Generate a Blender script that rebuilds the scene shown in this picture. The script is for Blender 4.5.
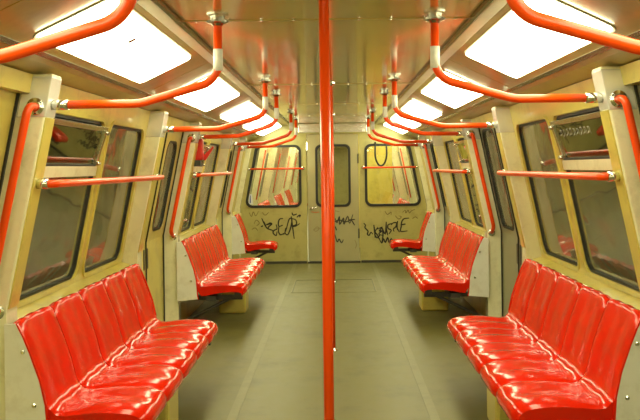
import bpy, bmesh, math, random
from mathutils import Vector, Matrix
from mathutils.geometry import tessellate_polygon
random.seed(7)
for o in list(bpy.data.objects):
    bpy.data.objects.remove(o)
SC = bpy.context.scene
COL = SC.collection

# ------------------------------------------------------------------ camera, world, exposure
F_PX = 850.0
EYE = 1.40
cam_d = bpy.data.cameras.new('camera')
cam = bpy.data.objects.new('camera', cam_d)
COL.objects.link(cam)
cam.location = (0.03, 0.0, EYE)
cam.rotation_euler = (Matrix.Rotation(math.pi / 2, 3, 'X') @ Matrix.Rotation(math.radians(-0.75), 3, 'Z')).to_euler()
cam_d.sensor_width = 36.0
cam_d.lens = F_PX / 640.0 * 36.0
cam_d.shift_x = -15.0 / 640.0
cam_d.shift_y = -43.0 / 640.0
cam_d.clip_start = 0.05
SC.camera = cam

world = bpy.data.worlds.new('world')
SC.world = world
world.use_nodes = True
world.node_tree.nodes['Background'].inputs[0].default_value = (0.0, 0.0, 0.0, 1)
world.node_tree.nodes['Background'].inputs[1].default_value = 0.0

SC.view_settings.view_transform = 'Standard'
SC.view_settings.look = 'None'
SC.view_settings.gamma = 1.0
SC.view_settings.use_curve_mapping = False
SC.view_settings.exposure = 0.0
LAMP_STRENGTH = 13.0
LAMP_COLOR = (0.98, 0.96, 0.58)

# ------------------------------------------------------------------ materials
MATS = {}


def mat(name, col, rough=0.5, metal=0.0, vary=0.12, vscale=6.0, bump=0.0, bscale=60.0, coat=0.0,
        stretch=None, dirt=None, dirt_amt=0.0, dirt_scale=3.0, rvary=0.0, spec=0.5):
    m = bpy.data.materials.new(name)
    m.use_nodes = True
    nt = m.node_tree
    b = nt.nodes['Principled BSDF']
    tc = nt.nodes.new('ShaderNodeTexCoord')
    mp = nt.nodes.new('ShaderNodeMapping')
    nt.links.new(tc.outputs['Object'], mp.inputs['Vector'])
    if stretch:
        mp.inputs['Scale'].default_value = stretch
    nz = nt.nodes.new('ShaderNodeTexNoise')
    nz.inputs['Scale'].default_value = vscale
    nz.inputs['Detail'].default_value = 5
    nt.links.new(mp.outputs[0], nz.inputs['Vector'])
    mx = nt.nodes.new('ShaderNodeMix')
    mx.data_type = 'RGBA'
    c = Vector(col)
    mx.inputs[6].default_value = (*(c * (1 - vary)), 1)
    mx.inputs[7].default_value = (*[min(1, v) for v in c * (1 + vary)], 1)
    nt.links.new(nz.outputs['Fac'], mx.inputs[0])
    out = mx.outputs[2]
    if dirt:
        n2 = nt.nodes.new('ShaderNodeTexNoise')
        n2.inputs['Scale'].default_value = dirt_scale
        n2.inputs['Detail'].default_value = 8
        n2.inputs['Roughness'].default_value = 0.7
        nt.links.new(tc.outputs['Object'], n2.inputs['Vector'])
        rp = nt.nodes.new('ShaderNodeValToRGB')
        rp.color_ramp.elements[0].position = 0.5
        rp.color_ramp.elements[0].color = (0, 0, 0, 1)
        rp.color_ramp.elements[1].position = 0.72
        rp.color_ramp.elements[1].color = (dirt_amt,) * 3 + (1,)
        nt.links.new(n2.outputs['Fac'], rp.inputs[0])
        m2 = nt.nodes.new('ShaderNodeMix')
        m2.data_type = 'RGBA'
        nt.links.new(rp.outputs[0], m2.inputs[0])
        nt.links.new(out, m2.inputs[6])
        m2.inputs[7].default_value = (*dirt, 1)
        out = m2.outputs[2]
    nt.links.new(out, b.inputs['Base Color'])
    b.inputs['Roughness'].default_value = rough
    if rvary:
        mr = nt.nodes.new('ShaderNodeMapRange')
        mr.inputs['To Min'].default_value = max(0.02, rough - rvary)
        mr.inputs['To Max'].default_value = rough + rvary
        nt.links.new(nz.outputs['Fac'], mr.inputs[0])
        nt.links.new(mr.outputs[0], b.inputs['Roughness'])
    b.inputs['Metallic'].default_value = metal
    b.inputs['Specular IOR Level'].default_value = spec
    b.inputs['Coat Weight'].default_value = coat
    b.inputs['Coat Roughness'].default_value = 0.08
    if bump:
        n3 = nt.nodes.new('ShaderNodeTexNoise')
        n3.inputs['Scale'].default_value = bscale
        n3.inputs['Detail'].default_value = 3
        nt.links.new(mp.outputs[0], n3.inputs['Vector'])
        bp = nt.nodes.new('ShaderNodeBump')
        bp.inputs['Strength'].default_value = bump
        bp.inputs['Distance'].default_value = 0.01
        nt.links.new(n3.outputs['Fac'], bp.inputs['Height'])
        nt.links.new(bp.outputs[0], b.inputs['Normal'])
    MATS[name] = m
    return m


mat('yellow_paint', (0.64, 0.53, 0.11), 0.28, vary=0.10, vscale=3, bump=0.10, bscale=9, coat=0.3,
    dirt=(0.22, 0.16, 0.05), dirt_amt=0.5, dirt_scale=4)
mat('cream_paint', (0.82, 0.79, 0.55), 0.18, vary=0.10, vscale=5, bump=0.12, bscale=30, coat=0.4,
    dirt=(0.35, 0.28, 0.12), dirt_amt=0.4, dirt_scale=6)
mat('end_paint', (0.47, 0.42, 0.145), 0.30, vary=0.10, vscale=3, bump=0.06, bscale=7, coat=0.2,
    dirt=(0.26, 0.21, 0.07), dirt_amt=0.6, dirt_scale=5)
mat('door_metal', (0.50, 0.46, 0.26), 0.22, metal=0.45, vary=0.12, vscale=3, bump=0.15, bscale=8)
mat('panel_cream', (0.76, 0.74, 0.66), 0.45, vary=0.06, vscale=10, dirt=(0.4, 0.33, 0.2), dirt_amt=0.3, dirt_scale=9)
mat('cove_paint', (0.40, 0.31, 0.085), 0.30, metal=0.15, vary=0.16, vscale=3, bump=0.22, bscale=5, coat=0.3,
    dirt=(0.20, 0.12, 0.04), dirt_amt=0.5, dirt_scale=4)
mat('ceiling_paint', (0.42, 0.35, 0.09), 0.15, metal=0.2, vary=0.14, vscale=2.5, bump=0.12, bscale=3.5, coat=0.4,
    dirt=(0.24, 0.15, 0.05), dirt_amt=0.4, dirt_scale=3, rvary=0.08)
mat('seat_red', (0.68, 0.014, 0.0015), 0.16, vary=0.16, vscale=5, bump=0.012, bscale=14, coat=0.0, spec=0.30,
    dirt=(0.35, 0.03, 0.01), dirt_amt=0.5, dirt_scale=7, rvary=0.06)
mat('rail_red', (0.85, 0.068, 0.003), 0.28, vary=0.10, vscale=10, coat=0.0, spec=0.4, bump=0.04, bscale=30)
mat('box_red', (0.65, 0.02, 0.01), 0.35, vary=0.1)
mat('chrome', (0.72, 0.72, 0.70), 0.18, metal=1.0, vary=0.1, vscale=8, bump=0.12, bscale=18)
mat('sleeve_tape', (0.74, 0.72, 0.66), 0.55, vary=0.2, vscale=60)
mat('rubber', (0.018, 0.018, 0.016), 0.5, vary=0.2)
mat('dark_metal', (0.06, 0.055, 0.045), 0.5, metal=0.3, vary=0.2)
mat('ink', (0.012, 0.012, 0.012), 0.6, vary=0.1)
mat('faint_ink', (0.16, 0.12, 0.04), 0.6, vary=0.1)
mat('red_ink', (0.45, 0.14, 0.04), 0.6, vary=0.1)
mat('grey_ink', (0.25, 0.24, 0.2), 0.6, vary=0.1)
mat('sticker_white', (0.75, 0.77, 0.8), 0.4, vary=0.05)
mat('sticker_blue', (0.05, 0.09, 0.4), 0.4, vary=0.05)
mat('tunnel', (0.30, 0.27, 0.15), 0.85, vary=0.5, vscale=2.5, bump=0.4, bscale=6, dirt=(0.05, 0.05, 0.04), dirt_amt=0.8, dirt_scale=1.8)
mat('scratch', (0.62, 0.64, 0.55), 0.6, vary=0.1)
mat('floor_lino', (0.150, 0.137, 0.038), 0.45, vary=0.16, vscale=14, bump=0.05, bscale=120, stretch=(1.0, 0.5, 1),
    dirt=(0.065, 0.06, 0.02), dirt_amt=0.6, dirt_scale=2.2, rvary=0.08)
mat('floor_strip', (0.19, 0.175, 0.07), 0.45, vary=0.14, vscale=20, dirt=(0.11, 0.10, 0.035), dirt_amt=0.5, dirt_scale=6)
mat('cap_metal', (0.80, 0.80, 0.77), 0.16, metal=0.35, vary=0.12, vscale=9, bump=0.25, bscale=14)
mat('steel', (0.34, 0.33, 0.30), 0.22, metal=1.0, vary=0.1)
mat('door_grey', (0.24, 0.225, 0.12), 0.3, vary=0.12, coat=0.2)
mat('fixture_rim', (0.75, 0.72, 0.6), 0.35, vary=0.05)

g = bpy.data.materials.new('window_glass')
g.use_nodes = True
gb = g.node_tree.nodes['Principled BSDF']
gb.inputs['Base Color'].default_value = (0.86, 0.90, 0.82, 1)
gb.inputs['Roughness'].default_value = 0.03
gb.inputs['Transmission Weight'].default_value = 1.0
gb.inputs['IOR'].default_value = 1.70
gn = g.node_tree.nodes.new('ShaderNodeTexNoise')
gn.inputs['Scale'].default_value = 1.6
gbp = g.node_tree.nodes.new('ShaderNodeBump')
gbp.inputs['Strength'].default_value = 0.08
gbp.inputs['Distance'].default_value = 0.05
g.node_tree.links.new(gn.outputs['Fac'], gbp.inputs['Height'])
g.node_tree.links.new(gbp.outputs[0], gb.inputs['Normal'])
g2 = bpy.data.materials.new('clear_glass')
g2.use_nodes = True
g2b = g2.node_tree.nodes['Principled BSDF']
g2b.inputs['Base Color'].default_value = (0.95, 0.96, 0.90, 1)
g2b.inputs['Roughness'].default_value = 0.015
g2b.inputs['Transmission Weight'].default_value = 1.0
g2b.inputs['IOR'].default_value = 1.60
MATS['glass_clear'] = g2
gd = g.node_tree.nodes.new('ShaderNodeBsdfDiffuse')
gd.inputs[0].default_value = (0.42, 0.43, 0.27, 1)
gm = g.node_tree.nodes.new('ShaderNodeMixShader')
gz = g.node_tree.nodes.new('ShaderNodeTexNoise')
gz.inputs['Scale'].default_value = 3.5
gz.inputs['Detail'].default_value = 7
gr = g.node_tree.nodes.new('ShaderNodeMapRange')
gr.inputs['To Min'].default_value = 0.02
gr.inputs['To Max'].default_value = 0.24
g.node_tree.links.new(gz.outputs['Fac'], gr.inputs[0])
g.node_tree.links.new(gr.outputs[0], gm.inputs[0])
g.node_tree.links.new(gb.outputs[0], gm.inputs[1])
g.node_tree.links.new(gd.outputs[0], gm.inputs[2])
g.node_tree.links.new(gm.outputs[0], g.node_tree.nodes['Material Output'].inputs[0])
MATS['glass'] = g

e = bpy.data.materials.new('lamp_diffuser')
e.use_nodes = True
eb = e.node_tree.nodes['Principled BSDF']
eb.inputs['Base Color'].default_value = (0.85, 0.84, 0.78, 1)
eb.inputs['Emission Color'].default_value = (*LAMP_COLOR, 1)
eb.inputs['Emission Strength'].default_value = LAMP_STRENGTH
MATS['lamp'] = e


# ------------------------------------------------------------------ helpers
def link(name, me, m=None, parent=None, smooth=False):
    o = bpy.data.objects.new(name, me)
    COL.objects.link(o)
    if m:
        me.materials.clear()
        me.materials.append(MATS[m])
    if parent is not None:
        o.parent = parent
    if smooth:
        for p in me.polygons:
            p.use_smooth = True
    return o


def mesh(name, verts, faces, m, parent=None, smooth=False, bevel=0.0, seg=2, origin=None):
    """verts in world coordinates; stored relative to the parent's base (or to origin)"""
    off = Vector((0, 0, 0))
    if parent is not None:
        off = Vector(parent.get('base', (0, 0, 0)))
    elif origin is not None:
        off = Vector(origin)
    me = bpy.data.meshes.new(name)
    me.from_pydata([tuple(Vector(v) - off) for v in verts], [], faces)
    bm = bmesh.new()
    bm.from_mesh(me)
    bmesh.ops.recalc_face_normals(bm, faces=bm.faces)
    bm.to_mesh(me)
    bm.free()
    o = link(name, me, m, parent, smooth)
    o['base'] = tuple(off)
    if parent is None:
        o.location = off
    if bevel:
        bv = o.modifiers.new('bevel', 'BEVEL')
        bv.width = bevel
        bv.segments = seg
        bv.limit_method = 'ANGLE'
        bv.angle_limit = math.radians(40)
    return o


def empty(name, base):
    o = bpy.data.objects.new(name, None)
    COL.objects.link(o)
    o.location = base
    o.empty_display_size = 0.1
    o['base'] = tuple(base)
    return o


def tag(o, label, cat, group=None):
    o['label'] = label
    o['category'] = cat
    if group:
        o['group'] = group
    return o


def struct(o, label=None, cat=None):
    o['kind'] = 'structure'
    if label:
        o['label'] = label
    if cat:
        o['category'] = cat
    return o


def box(name, x0, x1, y0, y1, z0, z1, m, parent=None, bevel=0.0, origin=None):
    v = [(x, y, z) for x in (x0, x1) for y in (y0, y1) for z in (z0, z1)]
    f = [(0, 1, 3, 2), (4, 6, 7, 5), (0, 4, 5, 1), (2, 3, 7, 6), (0, 2, 6, 4), (1, 5, 7, 3)]
    return mesh(name, v, f, m, parent, bevel=bevel, origin=origin)


def prism_y(name, pts, y0, y1, m, parent=None, side=1, bevel=0.0, smooth=False, origin=None):
    """closed (lat, z) polygon extruded along the car"""
    n = len(pts)
    v = [(side * a, y0, b) for a, b in pts] + [(side * a, y1, b) for a, b in pts]
    tris = tessellate_polygon([[Vector((a, b, 0)) for a, b in pts]])
    f = [tuple(t) for t in tris] + [tuple(i + n for i in t) for t in tris]
    f += [(i, (i + 1) % n, (i + 1) % n + n, i + n) for i in range(n)]
    return mesh(name, v, f, m, parent, bevel=bevel, smooth=smooth, origin=origin)


def round_poly(pts, r, seg=5):
    out = []
    n = len(pts)
    for i in range(n):
        p0, p1, p2 = Vector(pts[i - 1]), Vector(pts[i]), Vector(pts[(i + 1) % n])
        d0, d1 = (p0 - p1).normalized(), (p2 - p1).normalized()
        ang = d0.angle(d1)
        t = r / math.tan(ang / 2)
        a, b = p1 + d0 * t, p1 + d1 * t
        c = p1 + (d0 + d1).normalized() * (r / math.sin(ang / 2))
        va, vb = a - c, b - c
        for k in range(seg + 1):
            q = k / seg
            v = (va * (1 - q) + vb * q).normalized() * r
            out.append(tuple(c + v))
    return out


def rrect(a0, a1, b0, b1, r, seg=5):
    return round_poly([(a0, b0), (a1, b0), (a1, b1), (a0, b1)], r, seg)


def plate(name, outer, holes, t0, t1, fr, m, parent=None, bevel=0.0, origin=None):
    """flat plate with holes; fr(a, b, c) maps plane coordinates and depth to the world"""
    loops = [list(outer)] + [list(h) for h in holes]
    tris = tessellate_polygon([[Vector((a, b, 0)) for a, b in lp] for lp in loops])
    flat = [p for lp in loops for p in lp]
    n = len(flat)
    v = [fr(a, b, t0) for a, b in flat] + [fr(a, b, t1) for a, b in flat]
    f = [tuple(t) for t in tris] + [tuple(i + n for i in t) for t in tris]
    s = 0
    for lp in loops:
        k = len(lp)
        f += [(s + i, s + (i + 1) % k, s + (i + 1) % k + n, s + i + n) for i in range(k)]
        s += k
    return mesh(name, v, f, m, parent, bevel=bevel, origin=origin)


def ring(name, inner, outer, t0, t1, fr, m, parent=None, origin=None):
    n = len(inner)
    v = [fr(a, b, t0) for a, b in inner] + [fr(a, b, t0) for a, b in outer] + \
        [fr(a, b, t1) for a, b in outer] + [fr(a, b, t1) for a, b in inner]
    f = []
    for i in range(n):
        j = (i + 1) % n
        for k in range(4):
            l = (k + 1) % 4
            f.append((k * n + i, k * n + j, l * n + j, l * n + i))
    return mesh(name, v, f, m, parent, origin=origin)


def fillet(pts, r, seg=7):
    pts = [Vector(p) for p in pts]
    if not isinstance(r, (list, tuple)):
        r = [r] * len(pts)
    out = [pts[0]]
    for i in range(1, len(pts) - 1):
        p0, p1, p2 = pts[i - 1], pts[i], pts[i + 1]
        d0, d1 = (p0 - p1).normalized(), (p2 - p1).normalized()
        ang = d0.angle(d1)
        rr = r[i]
        t = min(rr / math.tan(ang / 2), 0.48 * (p0 - p1).length, 0.48 * (p2 - p1).length)
        rr = t * math.tan(ang / 2)
        c = p1 + (d0 + d1).normalized() * (rr / math.sin(ang / 2))
        va, vb = p1 + d0 * t - c, p1 + d1 * t - c
        for k in range(seg + 1):
            q = k / seg
            out.append(c + (va * (1 - q) + vb * q).normalized() * rr)
    out.append(pts[-1])
    return out


def tube(name, path, r, m, parent=None, seg=14, origin=None):
    P = [Vector(p) for p in path]
    n = len(P)
    v, f = [], []
    t = (P[1] - P[0]).normalized()
    ref = Vector((0, 0, 1)) if abs(t.z) < 0.9 else Vector((1, 0, 0))
    nrm = (ref - t * ref.dot(t)).normalized()
    for i in range(n):
        if i == 0:
            t = (P[1] - P[0]).normalized()
        elif i == n - 1:
            t = (P[-1] - P[-2]).normalized()
        else:
            t = ((P[i + 1] - P[i]).normalized() + (P[i] - P[i - 1]).normalized()).normalized()
        nrm = (nrm - t * nrm.dot(t)).normalized()
        b = t.cross(nrm)
        for k in range(seg):
            a = 2 * math.pi * k / seg
            v.append(P[i] + (nrm * math.cos(a) + b * math.sin(a)) * r)
    for i in range(n - 1):
        for k in range(seg):
            l = (k + 1) % seg
            f.append((i * seg + k, i * seg + l, (i + 1) * seg + l, (i + 1) * seg + k))
    f.append(tuple(range(seg)))
    f.append(tuple((n - 1) * seg + k for k in range(seg)))
    o = mesh(name, v, f, m, parent, smooth=True, origin=origin)
    for p in o.data.polygons:
        if len(p.vertices) > 4:
            p.use_smooth = False
    return o


def lathe(name, prof, centre, axis, m, parent=None, seg=20):
    """prof: (radius, distance along axis)"""
    ax = Vector(axis).normalized()
    u = ax.orthogonal().normalized()
    w = ax.cross(u)
    c = Vector(centre)
    v, f = [], []
    for r, h in prof:
        for k in range(seg):
            a = 2 * math.pi * k / seg
            v.append(c + ax * h + (u * math.cos(a) + w * math.sin(a)) * r)
    n = len(prof)
    for i in range(n - 1):
        for k in range(seg):
            l = (k + 1) % seg
            f.append((i * seg + k, i * seg + l, (i + 1) * seg + l, (i + 1) * seg + k))
    f.append(tuple(range(seg)))
    f.append(tuple((n - 1) * seg + k for k in range(seg)))
    return mesh(name, v, f, m, parent, bevel=0)


def bolt(pos, axis, r=0.008, parent=None, name='bolt', m='chrome'):
    return lathe(name, [(r, 0), (r, r * 0.5), (r * 0.6, r * 0.9)], pos, axis, m, parent, seg=8)


# ------------------------------------------------------------------ car section
Y_BACK, Y_END = -1.60, 12.40
MOD = 3.80
WAIST = 0.83
LEAN = 0.205
CEIL = 2.04


def inner(z):                       # aisle-side line of the pillars
    return 1.325 - LEAN * max(0.0, z - WAIST)


def wallx(z):                       # aisle-side face of the window wall
    return inner(z) + 0.10


def wall_frame(side):
    return lambda a, b, c: (side * (1.425 - LEAN * (b - WAIST) + c), a, b)


def door_frame(side):
    return lambda a, b, c: (side * (wallx(b) + 0.03 + c), a, b)


SIDES = ((-1, 'left'), (1, 'right'))
ON = {-1: 'emergency box side', 1: 'side without emergency box'}
doors_y = [(2.14 + MOD * k, 3.50 + MOD * k) for k in (-1, 0, 1, 2)]
bays = [(-0.18, 2.02), (3.62, 5.82), (7.42, 9.62), (11.22, 12.40)]

# floor
fl = struct(box('floor', -1.50, 1.50, Y_BACK, Y_END + 0.05, -0.06, 0.0, 'floor_lino'),
            'worn grey-green linoleum floor of the carriage', 'floor')
for sx in (-0.565, 0.565):
    box('floor_strip', sx - 0.026, sx + 0.026, Y_BACK, Y_END - 0.05, 0.0, 0.003, 'floor_strip', fl)
hx, hy0, hy1 = 0.47, 9.5, 10.55
ringp = lambda a, b, c: (a, b, c)
ring('floor_hatch_frame', rrect(-hx, hx, hy0, hy1, 0.03, 3), rrect(-hx - 0.016, hx + 0.016, hy0 - 0.016, hy1 + 0.016, 0.04, 3),
     0.0, 0.003, ringp, 'floor_strip', fl)
ring('floor_hatch_seam', rrect(-hx + 0.006, hx - 0.006, hy0 + 0.006, hy1 - 0.006, 0.03, 3),
     rrect(-hx, hx, hy0, hy1, 0.035, 3), 0.0, 0.002, ringp, 'dark_metal', fl)

# ceiling: centre panels, lips, sloping coves
ce = struct(empty('ceiling', (0, Y_BACK, CEIL)), 'glossy olive-brown panelled ceiling with riveted seams', 'ceiling')
cuts = [Y_BACK, 0.9, 3.68, 6.55, 8.6, 10.6, 12.40]
for a, b in zip(cuts[:-1], cuts[1:]):
    box('ceiling_panel', -0.632, 0.632, a + 0.003, b - 0.003, CEIL, CEIL + 0.03, 'ceiling_paint', ce, bevel=0.002)
for c in cuts[1:-1]:
    box('seam_strip', -0.625, 0.625, c - 0.007, c + 0.007, CEIL - 0.003, CEIL + 0.004, 'cove_paint', ce)
    for k in range(9):
        bolt((-0.56 + 0.14 * k, c, CEIL - 0.003), (0, 0, -1), 0.006, ce, 'rivet')
for side, sn in SIDES:
    prism_y('ceiling_lip', [(0.632, 2.07), (0.632, 2.014), (0.69, 2.014), (0.705, 2.026), (0.705, 2.07)], Y_BACK, Y_END,
            'cove_paint', ce, side, bevel=0.004)
    prism_y('lip_trim', [(0.620, 2.036), (0.620, 2.022), (0.632, 2.016), (0.632, 2.038)], Y_BACK, Y_END, 'steel', ce, side)
    # cove slope carrying the lamps, split where the panels meet
    cc = [Y_BACK, 0.45, 2.6, 5.0, 7.35, 9.27, 10.92, 12.40]
    for a, b in zip(cc[:-1], cc[1:]):
        prism_y('cove_panel', [(0.705, 2.026), (1.075, 1.850), (1.095, 1.872), (0.705, 2.068)], a + 0.003, b - 0.003,
                'cove_paint', ce, side, bevel=0.002)
    prism_y('cove_soffit', [(1.075, 1.850), (1.12, 1.825), (1.22, 1.80), (1.44, 1.80), (1.44, 1.89), (1.095, 1.89)],
            Y_BACK, Y_END, 'cove_paint', ce, side, bevel=0.003)
    prism_y('cove_bead', [(1.070, 1.850), (1.086, 1.836), (1.094, 1.842), (1.078, 1.857)], Y_BACK, Y_END, 'steel', ce, side)
# outer roof keeps the tunnel dark
struct(box('ceiling_shell', -1.50, 1.50, Y_BACK, Y_END + 0.05, 2.09, 2.13, 'dark_metal'), 'outer roof shell of the carriage', 'roof')

nwin = [0]
ndoor = [0]


def window(side, y0, y1, z0, z1, hopper, label):
    nwin[0] += 1
    fr = wall_frame(side)
    base = (side * wallx(z0), (y0 + y1) / 2, z0)
    w = struct(empty('window_%d' % nwin[0], base), label, 'window')
    R = 0.075
    inn = rrect(y0 + 0.014, y1 - 0.014, z0 + 0.014, z1 - 0.014, R - 0.012)
    out = rrect(y0 - 0.002, y1 + 0.002, z0 - 0.002, z1 + 0.002, R)
    ring('gasket', inn, out, 0.008, 0.034, fr, 'rubber', w)
    fi = rrect(y0 - 0.002, y1 + 0.002, z0 - 0.002, z1 + 0.002, R)
    fo = rrect(y0 - 0.022, y1 + 0.022, z0 - 0.022, z1 + 0.022, R + 0.018)
    ring('frame', fi, fo, -0.007, 0.0, fr, 'yellow_paint', w)
    if not hopper:
        plate('pane', inn, [], 0.020, 0.026, fr, 'glass', w)
    else:
        zb = z0 + 0.69 * (z1 - z0)
        low = [(y0 + 0.014, zb)] + [p for p in inn if p[1] < zb] + [(y1 - 0.014, zb)]
        low = sorted(low, key=lambda p: math.atan2(p[1] - (z0 + zb) / 2, p[0] - (y0 + y1) / 2))
        plate('pane', low, [], 0.020, 0.026, fr, 'glass', w)
        tl = lambda a, b_, c: fr(a, b_, c - 0.128 * (b_ - zb))       # the vent leans further into the car
        pr = lambda a0, a1, q0, q1, c0, c1, nm, m, f_: plate(nm, [(a0, q0), (a1, q0), (a1, q1), (a0, q1)], [], c0, c1, f_, m, w, bevel=0.002)
        pr(y0 + 0.012, y1 - 0.012, zb - 0.030, zb + 0.024, -0.008, 0.019, 'vent_bar', 'cream_paint', fr)
        pr(y0 + 0.03, y1 - 0.06, zb + 0.024, z1 - 0.055, 0.004, 0.009, 'vent_pane', 'glass_clear', tl)
        pr(y0 + 0.03, y1 - 0.04, zb + 0.024, zb + 0.036, -0.002, 0.013, 'vent_edge', 'rubber', tl)
        pr(y0 + 0.03, y1 - 0.03, z1 - 0.055, z1 - 0.030, -0.004, 0.014, 'vent_top_rail', 'chrome', tl)
        pr(y1 - 0.075, y1 - 0.040, zb + 0.036, z1 - 0.055, -0.008, 0.014, 'vent_stile', 'chrome', tl)
        tube('vent_latch', [tl(y1 - 0.12, z1 - 0.062, -0.010), tl(y1 - 0.03, z1 - 0.062, -0.010)], 0.012, 'chrome', w, seg=8)
        tube('vent_latch', [tl(y1 - 0.10, zb + 0.04, -0.012), tl(y1 - 0.03, zb + 0.04, -0.012)], 0.012, 'chrome', w, seg=8)
        if hopper == 'scratch':
            rnd = random.Random(3)
            for k in range(9):
                a = y0 + 0.30 + 0.062 * k
                pts = [(a, 1.545), (a + 0.006, 1.575 + 0.012 * rnd.random()), (a + 0.03, 1.58), (a + 0.022, 1.56), (a + 0.042, 1.545 + 0.01 * rnd.random())]
                v, f = [], []
                for i, (p, q) in enumerate(pts):
                    v += [tl(p, q - 0.002, 0.0035), tl(p + 0.004, q + 0.002, 0.0035)]
                    if i:
                        f.append((2 * i - 2, 2 * i - 1, 2 * i + 1, 2 * i))
                mesh('scratched_letter', v, f, 'scratch', w)
    return w


def door(side, y0, y1, label):
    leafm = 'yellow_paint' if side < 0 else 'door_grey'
    mg, wz0, wz1 = (0.13, 0.90, 1.63) if side < 0 else (0.07, 0.87, 1.70)
    ndoor[0] += 1
    fr = door_frame(side)
    d = struct(empty('door_%d' % ndoor[0], (side * wallx(0), (y0 + y1) / 2, 0)), label, 'door')
    mid = (y0 + y1) / 2
    for a0, a1 in ((y0 + 0.005, mid - 0.008), (mid + 0.008, y1 - 0.005)):
        wa0, wa1 = a0 + mg, a1 - mg
        hole = rrect(wa0, wa1, wz0, wz1, 0.10)
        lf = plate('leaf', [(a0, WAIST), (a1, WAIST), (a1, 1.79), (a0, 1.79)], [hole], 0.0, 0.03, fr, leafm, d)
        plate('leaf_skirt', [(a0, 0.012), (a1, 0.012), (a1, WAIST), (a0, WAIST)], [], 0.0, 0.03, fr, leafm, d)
        g0 = rrect(wa0 + 0.016, wa1 - 0.016, wz0 + 0.016, wz1 - 0.016, 0.085)
        ring('gasket', g0, hole, -0.004, 0.028, fr, 'rubber', lf)
        plate('pane', g0, [], 0.012, 0.018, fr, 'glass', lf)
        hs = (mid - 0.06 if a1 < mid else mid + 0.06)
        plate('finger_pull', rrect(hs - 0.018, hs + 0.018, 0.62, 0.78, 0.015, 3), [], -0.004, 0.0, fr, 'dark_metal', d)
    for a, w_ in ((mid, 0.008), (y0 + 0.002, 0.012), (y1 - 0.002, 0.012)):
        plate('rubber_edge', [(a - w_, 0.012), (a + w_, 0.012), (a + w_, WAIST), (a - w_, WAIST)], [], -0.010, 0.03, fr, 'rubber', d)
        plate('rubber_edge', [(a - w_, WAIST), (a + w_, WAIST), (a + w_, 1.79), (a - w_, 1.79)], [], -0.010, 0.03, fr, 'rubber', d)
    box('sill_plate', min(side * 1.34, side * 1.47), max(side * 1.34, side * 1.47), y0, y1, 0.0, 0.006, 'chrome', d)
    return d


ntrim = [0]


def pillar(side, y0, rank):
    y1 = y0 + 0.12
    ntrim[0] += 1
    wall = struct(empty('trim_%d' % ntrim[0], (side * 1.33, y0, 0)), 'cream door pillar with a silver cap, %s from the graffiti wall, %s' % (rank, ON[side]), 'pillar')
    p = prism_y('pillar', [(inner(0) + 0.005, 0.0), (inner(WAIST) + 0.005, WAIST), (inner(1.80), 1.80), (inner(1.80) + 0.13, 1.80),
                           (inner(WAIST) + 0.14, WAIST), (inner(0) + 0.14, 0.0)], y0, y1, 'cream_paint', wall, side, bevel=0.008)
    cap = prism_y('pillar_cap', [(inner(1.62) - 0.002, 1.62), (inner(1.79) - 0.002, 1.79), (inner(1.79) + 0.118, 1.79), (inner(1.62) + 0.118, 1.62)],
                  y0 - 0.003, y1 + 0.003, 'cap_metal', p, side, bevel=0.006)
    prism_y('corner_strip', [(inner(WAIST) - 0.001, WAIST), (inner(1.62) - 0.004, 1.62), (inner(1.62) + 0.006, 1.62), (inner(WAIST) + 0.009, WAIST)],
            y0 + 0.012, y1 - 0.004, 'yellow_paint', p, side)
    return p


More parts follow.
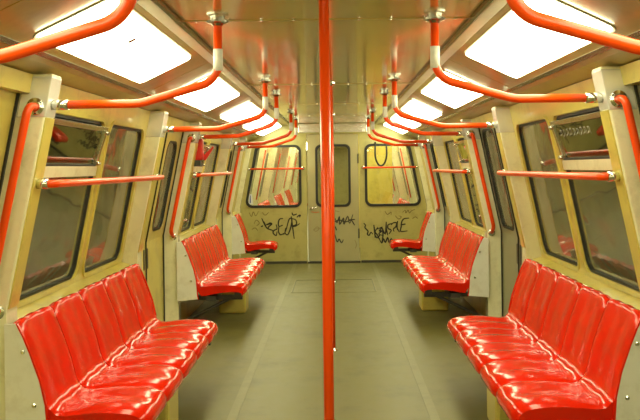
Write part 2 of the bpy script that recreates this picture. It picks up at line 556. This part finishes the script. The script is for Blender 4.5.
DN = ['behind the first pole', 'third from the graffiti wall', 'second from the graffiti wall', 'nearest the graffiti wall']
for side, sn in SIDES:
    wl = struct(empty('wall_' + sn, (side * 1.40, Y_BACK, 0)),
                'yellow painted side wall leaning inwards above the waist, with the emergency box' if side < 0 else
                'yellow painted side wall leaning inwards above the waist, without an emergency box', 'wall')
    wlow = struct(empty('wall_%s_lower' % sn, (side * 1.40, Y_BACK, 0)), 'yellow lower wall and sill ledge behind the seats, ' + ON[side], 'wall')
    fr = wall_frame(side)
    for bi, (y0, y1) in enumerate(bays):
        if bi < 3:
            m = (y0 + y1) / 2
            wins = [(y0 + 0.16, y0 + 1.14), (y0 + 1.26, y1 - 0.09)]
        else:
            wins = [(y0 + 0.14, y1 - 0.30)]
        holes = [rrect(a, b, 0.80, 1.665, 0.075) for a, b in wins]
        plate('window_panel', [(y0, 0.72), (y1, 0.72), (y1, 1.797), (y0, 1.797)], holes, 0.0, 0.035, fr, 'yellow_paint', wl)
        prism_y('sill_ledge', [(1.450, 0.772), (1.450, 0.70), (1.344, 0.70), (1.344, 0.738), (1.360, 0.752)],
                y0, y1, 'yellow_paint', wlow, side, bevel=0.004)
        prism_y('lower_panel', [(1.37, 0.0), (1.37, 0.71), (1.40, 0.71), (1.40, 0.0)], y0, y1, 'yellow_paint', wlow, side)
        for wi, (a, b) in enumerate(wins):
            hop = (wi == 0 and bi < 3)
            if hop and bi == 1:
                hop = True if side < 0 else 'scratch'
            place = {0: 'bay beside the rear door', 1: 'bay over the first bench', 2: 'bay over the second bench', 3: 'bay beside the end wall'}[bi]
            window(side, a, b, 0.80, 1.665, hop,
                   ('dark rounded window with a hinged top vent, ' if hop else 'dark plain rounded window without vent, ') + place)
    for di, (y0, y1) in enumerate(doors_y):
        door(side, y0, y1, ('closed yellow double sliding door with two narrow rounded windows, ' if side < 0 else 'closed grey double sliding door with two wide rounded windows, ') + DN[di])
        plate('door_header', [(y0, 1.72), (y1, 1.72), (y1, 1.797), (y0, 1.797)], [], -0.02, 0.03, fr, 'yellow_paint', wl)
        pillar(side, y0 - 0.12, ['eighth', 'sixth', 'fourth', 'second'][di])
        pillar(side, y1, ['seventh', 'fifth', 'third', 'first'][di])
    # end corner pillar strip
    prism_y('corner_pillar', [(inner(0) + 0.03, 0.0), (inner(WAIST) + 0.03, WAIST), (inner(1.77) + 0.03, 1.77), (inner(1.77) + 0.14, 1.77),
                              (inner(WAIST) + 0.14, WAIST), (inner(0) + 0.14, 0)], Y_END - 0.09, Y_END - 0.002, 'cream_paint', wl, side, bevel=0.006)

# end wall with two windows and a door opening
fe = lambda a, b, c: (a, Y_END + c, b)
we = struct(empty('wall_end', (0, Y_END, 0)), 'olive cream end wall scrawled with black graffiti tags', 'wall')
DW, DH = 0.385, 1.89


def endwin(s, gap=0.0):
    p = [(s * (0.475 + gap), 0.83 + gap), (s * (1.285 - gap), 0.83 + gap), (s * (1.115 - gap), 1.72 - gap), (s * (0.475 + gap), 1.72 - gap)]
    return round_poly(p, 0.085 - gap * 0.6)


outer = [(-1.46, 0.0), (-DW, 0.0), (-DW, DH), (DW, DH), (DW, 0.0), (1.46, 0.0), (1.46, 0.82), (1.30, 1.80), (0.72, 2.05), (-0.72, 2.05), (-1.30, 1.80), (-1.46, 0.82)]
plate('end_panel', outer, [endwin(-1), endwin(1)], 0.0, 0.04, fe, 'end_paint', we)
box('kick_strip', -1.40, -DW - 0.01, Y_END - 0.012, Y_END, 0.0, 0.035, 'dark_metal', we)
box('kick_strip', DW + 0.01, 1.40, Y_END - 0.012, Y_END, 0.0, 0.035, 'dark_metal', we)
box('header_panel', -0.50, 0.50, Y_END - 0.02, Y_END, 1.905, 2.036, 'chrome', we, bevel=0.004)
for s in (-1, 1):
    nwin[0] += 1
    w = struct(empty('window_%d' % nwin[0], (s * 0.9, Y_END, 0.83)),
               'black-gasketed end wall window with a slanted outer edge, ' + ('white sticker in its corner' if s < 0 else 'black strap hanging before it'), 'window')
    ring('gasket', endwin(s, 0.024), endwin(s, -0.012), -0.012, 0.03, fe, 'rubber', w)
    plate('pane', endwin(s, 0.02), [], 0.012, 0.018, fe, 'glass_clear', w)
    if s < 0:
        st = plate('sticker', [(-1.24, 0.87), (-1.17, 0.87), (-1.185, 1.02), (-1.225, 1.02)], [], 0.006, 0.0115, fe, 'sticker_white', w)
        plate('sticker_stripe', [(-1.222, 0.89), (-1.205, 0.89), (-1.207, 1.0), (-1.217, 1.0)], [], 0.004, 0.006, fe, 'sticker_blue', st)
ndoor[0] += 1
dr = struct(empty('door_%d' % ndoor[0], (0, Y_END, 0)), 'scuffed metal end door with a narrow window and scribbled tags', 'door')
dwin = lambda g: rrect(-0.245 + g, 0.245 - g, 0.83 + g, 1.72 - g, 0.075 - 0.5 * g)
plate('leaf', [(-DW + 0.012, 0.03), (DW - 0.012, 0.03), (DW - 0.012, DH - 0.012), (-DW + 0.012, DH - 0.012)], [dwin(0)], -0.004, 0.035, fe, 'door_metal', dr)
ring('gasket', dwin(0.022), dwin(-0.012), -0.014, 0.03, fe, 'rubber', dr)
plate('pane', dwin(0.02), [], 0.010, 0.016, fe, 'glass_clear', dr)
box('hinge', DW - 0.03, DW - 0.008, Y_END - 0.022, Y_END - 0.004, 0.36, 0.50, 'dark_metal', dr)
box('hinge', DW - 0.03, DW - 0.008, Y_END - 0.022, Y_END - 0.004, 1.45, 1.59, 'dark_metal', dr)
tube('door_handle', [(-0.335, Y_END - 0.004, 0.80), (-0.335, Y_END - 0.05, 0.80), (-0.24, Y_END - 0.05, 0.815)], 0.011, 'chrome', dr, seg=8)
box('threshold', -DW, DW, Y_END - 0.03, Y_END + 0.03, 0.0, 0.028, 'dark_metal', dr)

# back wall (behind the camera)
struct(box('wall_back', -1.46, 1.46, Y_BACK - 0.04, Y_BACK, 0.0, 2.08, 'end_paint'), 'plain olive cream rear wall', 'wall')

# dark tunnel outside
for side, sn in SIDES:
    struct(box('wall_tunnel_' + sn, min(side * 2.3, side * 2.4), max(side * 2.3, side * 2.4), -4, 33, -1.0, 3.5, 'tunnel'),
           'dark concrete tunnel wall outside the windows', 'wall')


# ------------------------------------------------------------------ seats
PITCH = 0.425
PROF = [(1.290, 0.785), (1.2835, 0.778), (1.279, 0.768), (1.264, 0.726), (1.238, 0.660), (1.214, 0.592), (1.198, 0.540), (1.186, 0.490), (1.176, 0.448),
        (1.162, 0.421), (1.142, 0.407), (1.105, 0.404), (1.04, 0.412), (0.97, 0.418), (0.90, 0.418), (0.835, 0.413), (0.795, 0.403), (0.770, 0.388),
        (0.757, 0.364), (0.757, 0.335)]
NB = 9      # profile points that belong to the backrest


def shell_mesh():
    nv = 25
    W = PITCH - 0.005
    v, f = [], []
    npf = len(PROF)
    top, bot = [], []
    for i, (la, z) in enumerate(PROF):
        q = i / (NB)                       # <1 backrest
        for j in range(nv):
            s = -1 + 2 * j / (nv - 1)
            w = abs(s)
            a, b = la, z
            if i < NB + 1:
                fade = 1.0 if i < NB - 1 else (0.6 if i == NB - 1 else 0.25)
                fl_ = 0.0016 * math.cos(3 * math.pi * s) - 0.008 * (1 - w * w)
                a += fade * (-fl_ - 0.004 * w ** 3 * (1 - w ** 6)) + 0.007 * w ** 12
                if i < 2:
                    b += 0.0025 * math.cos(3 * math.pi * s) * (1 - i * 0.5) - 0.008 * w ** 6
            else:
                p = (i - NB) / (npf - 1 - NB)
                b += (-0.005 * math.cos(2 * math.pi * s) * math.sin(math.pi * min(1, p * 1.1))) - 0.010 * w ** 14
                if i >= npf - 8:
                    k = (i - (npf - 8)) / 7
                    a += 0.030 * k * w ** 7
                    b -= 0.006 * k * w ** 4
            top.append((a, s * W / 2, b))
            if i < NB - 1:
                bot.append((a + 0.022, s * W / 2, b - (0.004 if i == 0 else 0.0)))
            elif i <= NB + 1:
                k = (i - NB + 2) / 3
                bot.append((a + 0.022 * (1 - k), s * W / 2, b - 0.085 * k))
            else:
                k = (i - NB - 1) / (npf - 2 - NB)
                bot.append((a + 0.010 * k, s * W / 2, b - 0.085 * (1 - k) - (0.012 if k > 0.8 else 0.03) * k))
    v = top + bot
    n = len(top)
    idx = lambda i, j: i * nv + j
    for i in range(npf - 1):
        for j in range(nv - 1):
            f.append((idx(i, j), idx(i, j + 1), idx(i + 1, j + 1), idx(i + 1, j)))
            f.append((n + idx(i, j), n + idx(i + 1, j), n + idx(i + 1, j + 1), n + idx(i, j + 1)))
        for j in (0, nv - 1):
            f.append((idx(i, j), idx(i + 1, j), n + idx(i + 1, j), n + idx(i, j)))
    for i in (0, npf - 1):
        for j in range(nv - 1):
            f.append((idx(i, j), idx(i, j + 1), n + idx(i, j + 1), n + idx(i, j)))
    me = bpy.data.meshes.new('seat_shell')
    me.from_pydata(v, [], f)
    bm = bmesh.new()
    bm.from_mesh(me)
    bmesh.ops.recalc_face_normals(bm, faces=bm.faces)
    for ed in bm.edges:
        if len(ed.link_faces) == 2 and ed.calc_face_angle() > math.radians(50):
            ed.smooth = False
    bm.to_mesh(me)
    bm.free()
    me.materials.append(MATS['seat_red'])
    for p in me.polygons:
        p.use_smooth = True
    return me


SHELL = shell_mesh()


def bench(name, side, yc, n, label, group=None):
    """built on the right-hand wall; turned half round for the other wall"""
    L = n * PITCH
    bx = 1.0
    b = empty(name, (bx, 0, 0))          # local build, base on the floor below the seat
    tag(b, label, 'seat' if n == 1 else 'bench', group)
    for k in range(n):
        o = bpy.data.objects.new('seat_shell', SHELL)
        COL.objects.link(o)
        o.parent = b
        o.location = (-bx, (k - (n - 1) / 2) * PITCH, 0)
        o['base'] = (bx, 0, 0)
        st = lathe('rubber_stud', [(0.011, 0), (0.011, -0.022), (0.007, -0.028)], (0.785, (k - (n - 1) / 2) * PITCH + 0.10, 0.340), (0, 0, 1), 'rubber', b, seg=8)
        st = lathe('rubber_stud', [(0.011, 0), (0.011, -0.022), (0.007, -0.028)], (0.785, (k - (n - 1) / 2) * PITCH - 0.10, 0.340), (0, 0, 1), 'rubber', b, seg=8)
    pp = [(1.345, 0.775), (1.298, 0.775), (1.272, 0.722), (1.245, 0.655), (1.205, 0.54), (1.183, 0.44), (1.174, 0.315), (1.168, 0.285), (1.345, 0.270)]
    for s in (-1, 1):
        y = s * (L / 2 + 0.011)
        ep = prism_y('end_panel', pp, min(y, y - s * 0.010), max(y, y - s * 0.010), 'panel_cream', b, bevel=0.002)
        edge = [(a - 0.008, z) for a, z in pp[1:8]]
        prism_y('panel_edge', edge + [(a, z) for a, z in reversed(pp[1:8])], min(y, y - s * 0.014), max(y, y - s * 0.014), 'seat_red', ep)
        for (a, z) in ((1.268, 0.66), (1.225, 0.44)):
            bolt((a, y, z), (0, s, 0), 0.010, ep)
    box('seat_beam', 1.02, 1.10, -L / 2 + 0.02, L / 2 - 0.02, 0.265, 0.305, 'dark_metal', b)
    box('seat_beam', 0.80, 0.86, -L / 2 + 0.02, L / 2 - 0.02, 0.300, 0.340, 'dark_metal', b)
    ks = [-L / 2 + 0.12, L / 2 - 0.12] if n > 1 else [0.0]
    for y in ks:
        tube('strut', [(0.85, y, 0.30), (1.342, y, 0.06)], 0.014, 'dark_metal', b, seg=8)
        box('cross_bar', 0.80, 1.350, y - 0.02, y + 0.02, 0.262, 0.300, 'dark_metal', b)
    if n > 1:
        box('pedestal', 0.86, 1.12, -0.14, 0.14, 0.0, 0.30, 'yellow_paint', b, bevel=0.02)
    b.location = (side * (bx - 0.012), yc, 0)
    b.rotation_euler = (0, 0, 0 if side > 0 else math.pi)
    return b


BG = 'five-seat benches'
bench('bench_seat', -1, 4.55, 5, 'five-seat red bench farthest from the graffiti wall, on the emergency box side', BG)
bench('bench_seat', 1, 4.55, 5, 'five-seat red bench farthest from the graffiti wall, facing the emergency box side', BG)
bench('bench_seat', -1, 8.33, 5, 'five-seat red moulded bench below the red emergency box', BG)
bench('bench_seat', 1, 8.33, 5, 'five-seat red moulded bench straight across from the red emergency box', BG)
bench('single_seat', -1, 11.36, 1, 'lone red seat at the end wall window that bears the white sticker', 'lone seats')
bench('single_seat', 1, 11.36, 1, 'lone red seat at the end wall window with the hanging black strap', 'lone seats')


# ------------------------------------------------------------------ lamps
lamp_y = [(-1.4, 0.1), (0.70, 2.20), (2.98, 4.58), (5.45, 6.92), (7.80, 9.02), (9.70, 10.72), (11.35, 12.28)]
SL = Vector((1.075 - 0.705, 1.850 - 2.026)).normalized()


def lamp(side, y0, y1, label, group=None, marks=False, where=''):
    off = '_%s_offscreen' % where if where else ''
    def fr(a, b, c):                # a along the car, b down the slope from the lip, c out of the slope into the car
        la = 0.705 + SL.x * b + SL.y * c
        z = 2.026 + SL.y * b - SL.x * c
        return (side * la, a, z)
    base = fr((y0 + y1) / 2, 0.18, 0)
    t = tag(empty('ceiling_light' + off, base), label, 'light', group)
    b0, b1 = 0.042, 0.348
    plate('housing' + off, rrect(y0 - 0.012, y1 + 0.012, b0 - 0.012, b1 + 0.012, 0.04, 4), [], 0.001, 0.005, fr, 'fixture_rim', t)
    plate('diffuser' + off, rrect(y0, y1, b0, b1, 0.035, 4), [], 0.005, 0.016, fr, 'lamp', t, bevel=0.005)
    if marks:
        q = lambda nm, a0, a1, c0, c1, m: plate(nm, [(a0, c0), (a1, c0), (a1, c1), (a0, c1)], [], 0.0163, 0.0172, fr, m, t)
        q('notice_mark', y0 + 0.24, y0 + 0.27, b0 + 0.06, b0 + 0.10, 'ink')
        q('notice_mark', y0 + 0.30, y0 + 0.70, b0 + 0.035, b0 + 0.039, 'grey_ink')
        q('notice_mark', y0 + 0.62, y0 + 0.66, b0 + 0.085, b0 + 0.12, 'grey_ink')
        q('notice_mark', y0 + 0.70, y0 + 0.715, b0 + 0.07, b0 + 0.16, 'red_ink')
        q('rating_label', y0 + 0.05, y0 + 0.10, b1 - 0.07, b1 - 0.03, 'grey_ink')
    return t


for i, (a, b) in enumerate(lamp_y):
    for side, sn in SIDES:
        mk = (side < 0 and i == 2)
        if mk:
            lamp(side, a, b, 'lit white ceiling light panel with small printed notices', None, True)
        else:
            lamp(side, a, b, 'lit white ceiling light panel, %s from the graffiti wall, %s' % (['seventh', 'sixth', 'fifth', 'fourth', 'third', 'second', 'first'][i], ON[side]), 'ceiling light panels',
                 where=(['rear_', ''][i] + sn) if i < 2 else '')


# ------------------------------------------------------------------ grab rails
for i, y in enumerate((2.80, 6.48, 10.35)):
    p = tag(empty('grab_pole', (0, y, 0)), 'upright orange-red grab pole in the aisle, %s from the graffiti wall' % ['third', 'second', 'first'][i], 'pole', 'aisle grab poles')
    tube('pole_tube', [(0, y, 0.006), (0, y, CEIL - 0.006)], 0.0168, 'rail_red', p, seg=20)
    lathe('floor_flange', [(0.036, 0.0), (0.036, 0.006), (0.022, 0.02), (0.018, 0.024)], (0, y, 0.0), (0, 0, 1), 'chrome', p)
    lathe('ceiling_flange', [(0.040, 0.0), (0.040, 0.006), (0.024, 0.02), (0.018, 0.024)], (0, y, CEIL), (0, 0, -1), 'chrome', p)

pill_y = [2.02, 3.50, 5.82, 7.30, 9.62, 11.10]
flange_y = [2.08, 3.62, 6.08, 7.24, 9.62, 10.85]
LX = 0.462
FC = 2.030
ORD = ['sixth', 'fifth', 'fourth', 'third', 'second', 'first']
for i, py in enumerate(pill_y):
    y = py + 0.06
    fy = flange_y[i]
    for side, sn in SIDES:
        S = lambda a, z, yy=fy: (side * a, yy, z)
        t = tag(empty('overhead_rail', S(LX, CEIL)), 'bent orange-red overhead handrail, %s from the graffiti wall, %s' % (ORD[i], ON[side]), 'handrail', 'overhead handrails')
        xe = inner(1.675)
        path = fillet([S(LX, CEIL - 0.01), S(LX, 1.775), S(0.79, 1.678, fy * 0.45 + y * 0.55), S(xe - 0.03, 1.675, y)], [0, 0.10, 0.25, 0], 10)
        tube('rail_tube', path, 0.0178, 'rail_red', t, seg=18)
        lathe('ceiling_flange', [(0.030, 0.0), (0.030, 0.010), (0.046, 0.012), (0.046, 0.020), (0.028, 0.024), (0.0185, 0.034)], S(LX, CEIL), (0, 0, -1), 'steel', t)
        tube('sleeve', [S(LX, 1.908), S(LX, 1.815)], 0.0205, 'sleeve_tape', t, seg=18)
        tube('wall_socket', [S(xe - 0.07, 1.675, y), S(xe + 0.004, 1.675, y)], 0.0215, 'chrome', t, seg=18)

# horizontal rails along the windows
for bi, (y0, y1) in enumerate(bays[1:3]):
    for side, sn in SIDES:
        z = 1.345
        a = inner(z)
        ya, yb = y0 - 0.06, y1 + 0.06
        lab = 'window grab rail over the bench %s the graffiti wall, %s' % (['farthest from', 'closest to'][bi], ON[side])
        t = tag(empty('window_rail', (side * a, ya, z)), lab, 'handrail', 'window grab rails')
        S = lambda q, yy: (side * q, yy, z)
        path = fillet([S(a - 0.03, ya), S(a - 0.075, ya), S(a - 0.085, ya + 0.25), S(a - 0.075, yb - 0.1), S(a - 0.02, yb)], [0, 0.035, 0.3, 0.08, 0], 6)
        tube('rail_tube', path, 0.0165, 'rail_red', t)
        tube('rail_socket', [S(a + 0.002, ya), S(a - 0.05, ya)], 0.0215, 'chrome', t)
        tube('rail_socket', [S(a + 0.002, yb), S(a - 0.03, yb - 0.012)], 0.0215, 'chrome', t)

# rails across the end wall windows
for side, sn in SIDES:
    z = 1.385
    S = lambda q, yy: (side * q, yy, z)
    t = tag(empty('end_rail', S(0.8, Y_END - 0.07)), 'thin red grab rail across the end wall window ' + ('with the white sticker' if side < 0 else 'behind the black strap'), 'handrail')
    tube('rail_tube', fillet([S(0.44, Y_END - 0.012), S(0.44, Y_END - 0.075), S(inner(z) + 0.0, Y_END - 0.075)], 0.03), 0.0135, 'rail_red', t, seg=10)
    tube('rail_socket', [S(inner(z) - 0.01, Y_END - 0.075), S(inner(z) + 0.035, Y_END - 0.075)], 0.018, 'chrome', t, seg=10)
    lathe('rail_flange', [(0.026, 0.0), (0.026, 0.01), (0.016, 0.014)], S(0.44, Y_END), (0, -1, 0), 'chrome', t, seg=12)

# upright door handles on the pillars
for i, y in enumerate((3.50, 7.30, 11.10)):
    for side, sn in SIDES:
        zt, zb = 1.665, 0.87
        at, ab = inner(zt) + 0.045, inner(zb) + 0.055
        S = lambda q, yy, z: (side * q, yy, z)
        lab = 'upright orange-red door handle, %s from the graffiti wall, %s' % (['third', 'second', 'first'][i], ON[side])
        t = tag(empty('door_handrail', S(at, y, zt)), lab, 'handrail', 'upright door handles')
        path = fillet([S(at, y - 0.002, zt), S(at + 0.005, y - 0.075, zt - 0.005), S(ab, y - 0.085, zb), S(ab - 0.005, y - 0.002, zb - 0.05)], [0, 0.055, 0.06, 0], 8)
        tube('rail_tube', path, 0.0165, 'rail_red', t)
        lathe('fixing_plate', [(0.036, 0.0), (0.036, 0.006), (0.022, 0.012)], S(at, y - 0.003, zt), (0, -1, 0), 'chrome', t)
        for k in range(3):
            aa = k * 2.094 + 0.5
            bolt(S(at + 0.028 * math.cos(aa), y - 0.009, zt + 0.028 * math.sin(aa)), (0, -1, 0), 0.005, t, m='dark_metal')
        lathe('fixing_plate', [(0.030, 0.0), (0.030, 0.006), (0.020, 0.010)], S(ab - 0.005, y - 0.003, zb - 0.05), (0, -1, 0), 'chrome', t)

# ------------------------------------------------------------------ small things
eb_ = tag(empty('emergency_box', (-1.2, 7.40, 1.46)), 'red emergency box with a lever beside a cream door pillar', 'emergency box')
box('box_body', -1.30, -1.125, 7.425, 7.51, 1.475, 1.665, 'box_red', eb_, bevel=0.012)
box('box_base', -1.27, -1.145, 7.43, 7.50, 1.425, 1.475, 'dark_metal', eb_, bevel=0.006)
lv = prism_y('lever', [(1.15, 1.50), (1.05, 1.60), (1.04, 1.585), (1.12, 1.47)], 7.53, 7.545, 'box_red', eb_, -1)
tube('lever_pivot', [(-1.14, 7.50, 1.50), (-1.14, 7.55, 1.50)], 0.01, 'dark_metal', eb_, seg=8)

stp = [(0.70 + 0.085 * math.sin(t_) , Y_END - 0.04, 1.60 - 0.19 * math.cos(t_) if abs(t_) < 1.5 else 1.60) for t_ in [(-1.5 + 3.0 * k / 16) for k in range(17)]]
stp = [(0.62, Y_END - 0.02, 1.755)] + stp + [(0.78, Y_END - 0.02, 1.755)]
ob = tube('hanging_strap', stp, 0.013, 'rubber', None, seg=8, origin=(0.70, Y_END - 0.03, 1.755))
tag(ob, 'black looped strap hanging before the end wall window', 'strap')


# graffiti: thin ink strokes on the end wall, traced as freehand lines
def stroke_mesh(name, strokes, w, y, m, parent):
    v, f = [], []
    for st in strokes:
        P = [Vector((a, b)) for a, b in st]
        S_ = []
        for i in range(len(P) - 1):
            p0, p1, p2, p3 = P[max(0, i - 1)], P[i], P[i + 1], P[min(len(P) - 1, i + 2)]
            for k in range(4):
                t = k / 4
                S_.append(0.5 * ((2 * p1) + (p2 - p0) * t + (2 * p0 - 5 * p1 + 4 * p2 - p3) * t * t + (3 * p1 - p0 - 3 * p2 + p3) * t ** 3))
        S_.append(P[-1])
        n0 = len(v)
        for i, p in enumerate(S_):
            d = (S_[min(i + 1, len(S_) - 1)] - S_[max(i - 1, 0)])
            if d.length < 1e-6:
                d = Vector((1, 0))
            d.normalize()
            nn = Vector((-d.y, d.x)) * w * (0.6 + 0.4 * math.sin(math.pi * (i + 0.5) / len(S_)))
            v.append((p.x + nn.x, y, p.y + nn.y))
            v.append((p.x - nn.x, y, p.y - nn.y))
            if i:
                a = n0 + 2 * i
                f.append((a - 2, a - 1, a + 1, a))
    return mesh(name, v, f, m, parent)


PXM = F_PX / Y_END


def px(strokes, ox, oy, k):
    return [[((ox + a / k - 335) / PXM + 0.012, EYE - (oy + b / k - 167) / PXM) for a, b in s] for s in strokes]


left_tag = [[(145, 145), (165, 190), (185, 225), (205, 240)], [(138, 216), (156, 208)], [(160, 172), (172, 195), (180, 218)], [(218, 188), (182, 200), (232, 190)],
            [(195, 195), (215, 185), (230, 195), (205, 215), (200, 235), (235, 250), (242, 278)],
            [(265, 198), (272, 235), (245, 250), (240, 272), (265, 292), (272, 258)],
            [(325, 150), (295, 155), (284, 190), (290, 215), (322, 205)], [(290, 215), (284, 255), (300, 286), (332, 274)],
            [(328, 287), (350, 240), (374, 160), (396, 150), (396, 190), (380, 250), (360, 287), (340, 270), (346, 228)],
            [(394, 132), (401, 200), (416, 322)], [(395, 150), (430, 163), (436, 200), (400, 216), (430, 215), (464, 193)],
            [(400, 100), (410, 122), (442, 112)], [(440, 142), (455, 128), (470, 124), (462, 142)]]
right_tag = [[(35, 198), (50, 215), (45, 235), (70, 265), (65, 290), (80, 300), (95, 275), (110, 292)], [(120, 213), (125, 260), (130, 322)],
             [(156, 233), (130, 270), (150, 300), (162, 332)], [(150, 250), (190, 233), (165, 265), (187, 265), (160, 290), (192, 302)],
             [(190, 240), (196, 300), (186, 362)], [(190, 240), (215, 292), (221, 228)], [(225, 188), (224, 240), (236, 302)],
             [(272, 203), (240, 215), (240, 245), (266, 260), (245, 292)], [(265, 215), (285, 198), (312, 200), (305, 230), (284, 250), (290, 272)],
             [(320, 183), (315, 240), (336, 277)], [(418, 160), (375, 165), (355, 190), (350, 230), (345, 270), (403, 267)], [(355, 215), (387, 209)],
             [(160, 320), (185, 367), (200, 330), (215, 362), (235, 320), (246, 362), (265, 330), (281, 367)], [(125, 290), (145, 322), (170, 300)]]
faint_right = [[(215, 98), (235, 127), (265, 108), (266, 132)], [(362, 112), (385, 93), (390, 117), (410, 93), (420, 117), (440, 98), (468, 88)], [(300, 138), (330, 167), (352, 148), (330, 140)],
               [(445, 165), (470, 150), (490, 165)]]
faint_left = [[(40, 95), (60, 130), (75, 90), (95, 125), (120, 85)], [(80, 190), (100, 160), (125, 185), (100, 210)], [(60, 240), (90, 225), (110, 250)], [(150, 95), (175, 120), (205, 95)]]
door_tag = [[(215, 140), (225, 167), (240, 128), (241, 177), (265, 138), (266, 177), (290, 128), (300, 172), (321, 118)], [(310, 148), (331, 183)], [(297, 150), (334, 148)],
            [(213, 160), (240, 150), (275, 162), (310, 150)], [(214, 188), (222, 212)], [(212, 238), (225, 282), (236, 264), (250, 287), (262, 268)]]
door_small = [[(85, 205), (105, 190), (117, 200), (100, 216), (85, 205), (128, 198)], [(330, 270), (340, 300), (332, 322)], [(215, 95), (240, 100)]]
stroke_mesh('graffiti_tag', px(left_tag, 245, 200, 8.4), 0.010, Y_END - 0.0015, 'ink', we)
stroke_mesh('graffiti_tag', px(right_tag, 360, 200, 8.4), 0.0105, Y_END - 0.0015, 'ink', we)
stroke_mesh('graffiti_scrawl', px(faint_right, 360, 200, 8.4), 0.006, Y_END - 0.0015, 'faint_ink', we)
stroke_mesh('graffiti_scrawl', px(faint_left, 245, 200, 8.4), 0.0055, Y_END - 0.0015, 'faint_ink', we)
stroke_mesh('graffiti_tag', px(door_tag, 300, 195, 6.0), 0.009, Y_END - 0.0055, 'ink', dr)
stroke_mesh('graffiti_scrawl', px(door_small, 300, 195, 6.0), 0.0045, Y_END - 0.0055, 'faint_ink', dr)
stroke_mesh('graffiti_scrawl', px([[(72, 98), (95, 103), (120, 101)]], 300, 195, 6.0), 0.008, Y_END - 0.0055, 'red_ink', dr)

# ------------------------------------------------------------------ the next carriage seen through the end wall
N0, N1 = Y_END + 0.35, Y_END + 19.0
struct(box('floor_next', -1.45, 1.45, N0, N1, -0.05, 0.0, 'floor_lino'), 'floor of the next carriage', 'floor')
struct(box('ceiling_next', -1.45, 1.45, N0, N1, 2.04, 2.08, 'ceiling_paint'), 'ceiling of the next carriage', 'ceiling')
struct(box('wall_next_end', -1.45, 1.45, N1, N1 + 0.05, 0.0, 2.05, 'end_paint'), 'far end wall of the next carriage', 'wall')
next_pillars = [N0 + 0.05 + 3.8 * k + d for k in range(5) for d in (0.0, 1.5)]
for side, sn in SIDES:
    wn = struct(prism_y('wall_next_' + sn, [(wallx(WAIST), WAIST), (wallx(2.04), 2.04), (wallx(2.04) + 0.04, 2.04), (wallx(WAIST) + 0.04, WAIST)],
                        N0, N1, 'yellow_paint', None, side), 'yellow upper side wall of the next carriage, ' + ON[side], 'wall')
    struct(prism_y('wall_next_%s_lower' % sn, [(wallx(0), 0), (wallx(WAIST), WAIST), (wallx(WAIST) + 0.04, WAIST), (wallx(0) + 0.04, 0)],
                   N0, N1, 'yellow_paint', None, side), 'yellow lower side wall of the next carriage, ' + ON[side], 'wall')
    for k, y in enumerate(next_pillars):
        ntrim[0] += 1
        p = prism_y('trim_%d' % ntrim[0], [(inner(0) - 0.04, 0.0), (inner(WAIST) - 0.04, WAIST), (inner(1.98) - 0.04, 1.98), (wallx(1.98), 1.98), (wallx(WAIST), WAIST), (wallx(0), 0)],
                    y, y + 0.14, 'cream_paint', None, side)
        struct(p, 'cream pillar of the next carriage, number %d past the graffiti wall, %s' % (k + 1, ON[side]), 'pillar')
        if k % 2:
            tube('pillar_handle', [(side * (inner(1.7) - 0.02), y - 0.03, 1.7), (side * (inner(0.87) - 0.02), y - 0.03, 0.87)], 0.012, 'rail_red', p, seg=8)
            wins = [(y + 0.35, y + 1.15), (y + 1.3, y + 2.1)]
        else:
            wins = [(y + 0.3, y + 0.7), (y + 0.85, y + 1.25)]
        for a, b in wins:
            if b < N1:
                plate('dark_pane', rrect(a, b, 0.85, 1.68, 0.06, 3), [], -0.006, -0.001, wall_frame(side), 'dark_metal', wn)
struct(box('wall_next_partition', 0.36, 1.02, N0 + 1.95, N0 + 1.99, 0.0, 2.03, 'yellow_paint'), 'bright yellow partition in the next carriage', 'wall')
for k in range(3):
    for side, sn in SIDES:
        bench('next_bench_seat', side, N0 + 2.74 + 3.8 * k, 5, 'red bench in the next carriage, %s past the graffiti wall, %s' % (['first', 'second', 'third'][k], ON[side]), 'benches of the next carriage')
for i in range(7):
    y = N0 + 0.25 + 2.5 * i
    for side, sn in SIDES:
        t = tag(empty('next_ceiling_light', (side * 0.85, y + 0.6, 2.03)), 'lit ceiling panel of the next carriage, %s past the graffiti wall, %s' % (
            ['first', 'second', 'third', 'fourth', 'fifth', 'sixth', 'seventh'][i], ON[side]), 'light', 'lights of the next carriage')
        box('housing', side * 0.85 - 0.19, side * 0.85 + 0.19, y, y + 1.5, 2.025, 2.039, 'fixture_rim', t)
        box('diffuser', side * 0.85 - 0.17, side * 0.85 + 0.17, y + 0.02, y + 1.48, 2.005, 2.025, 'lamp', t, bevel=0.006)
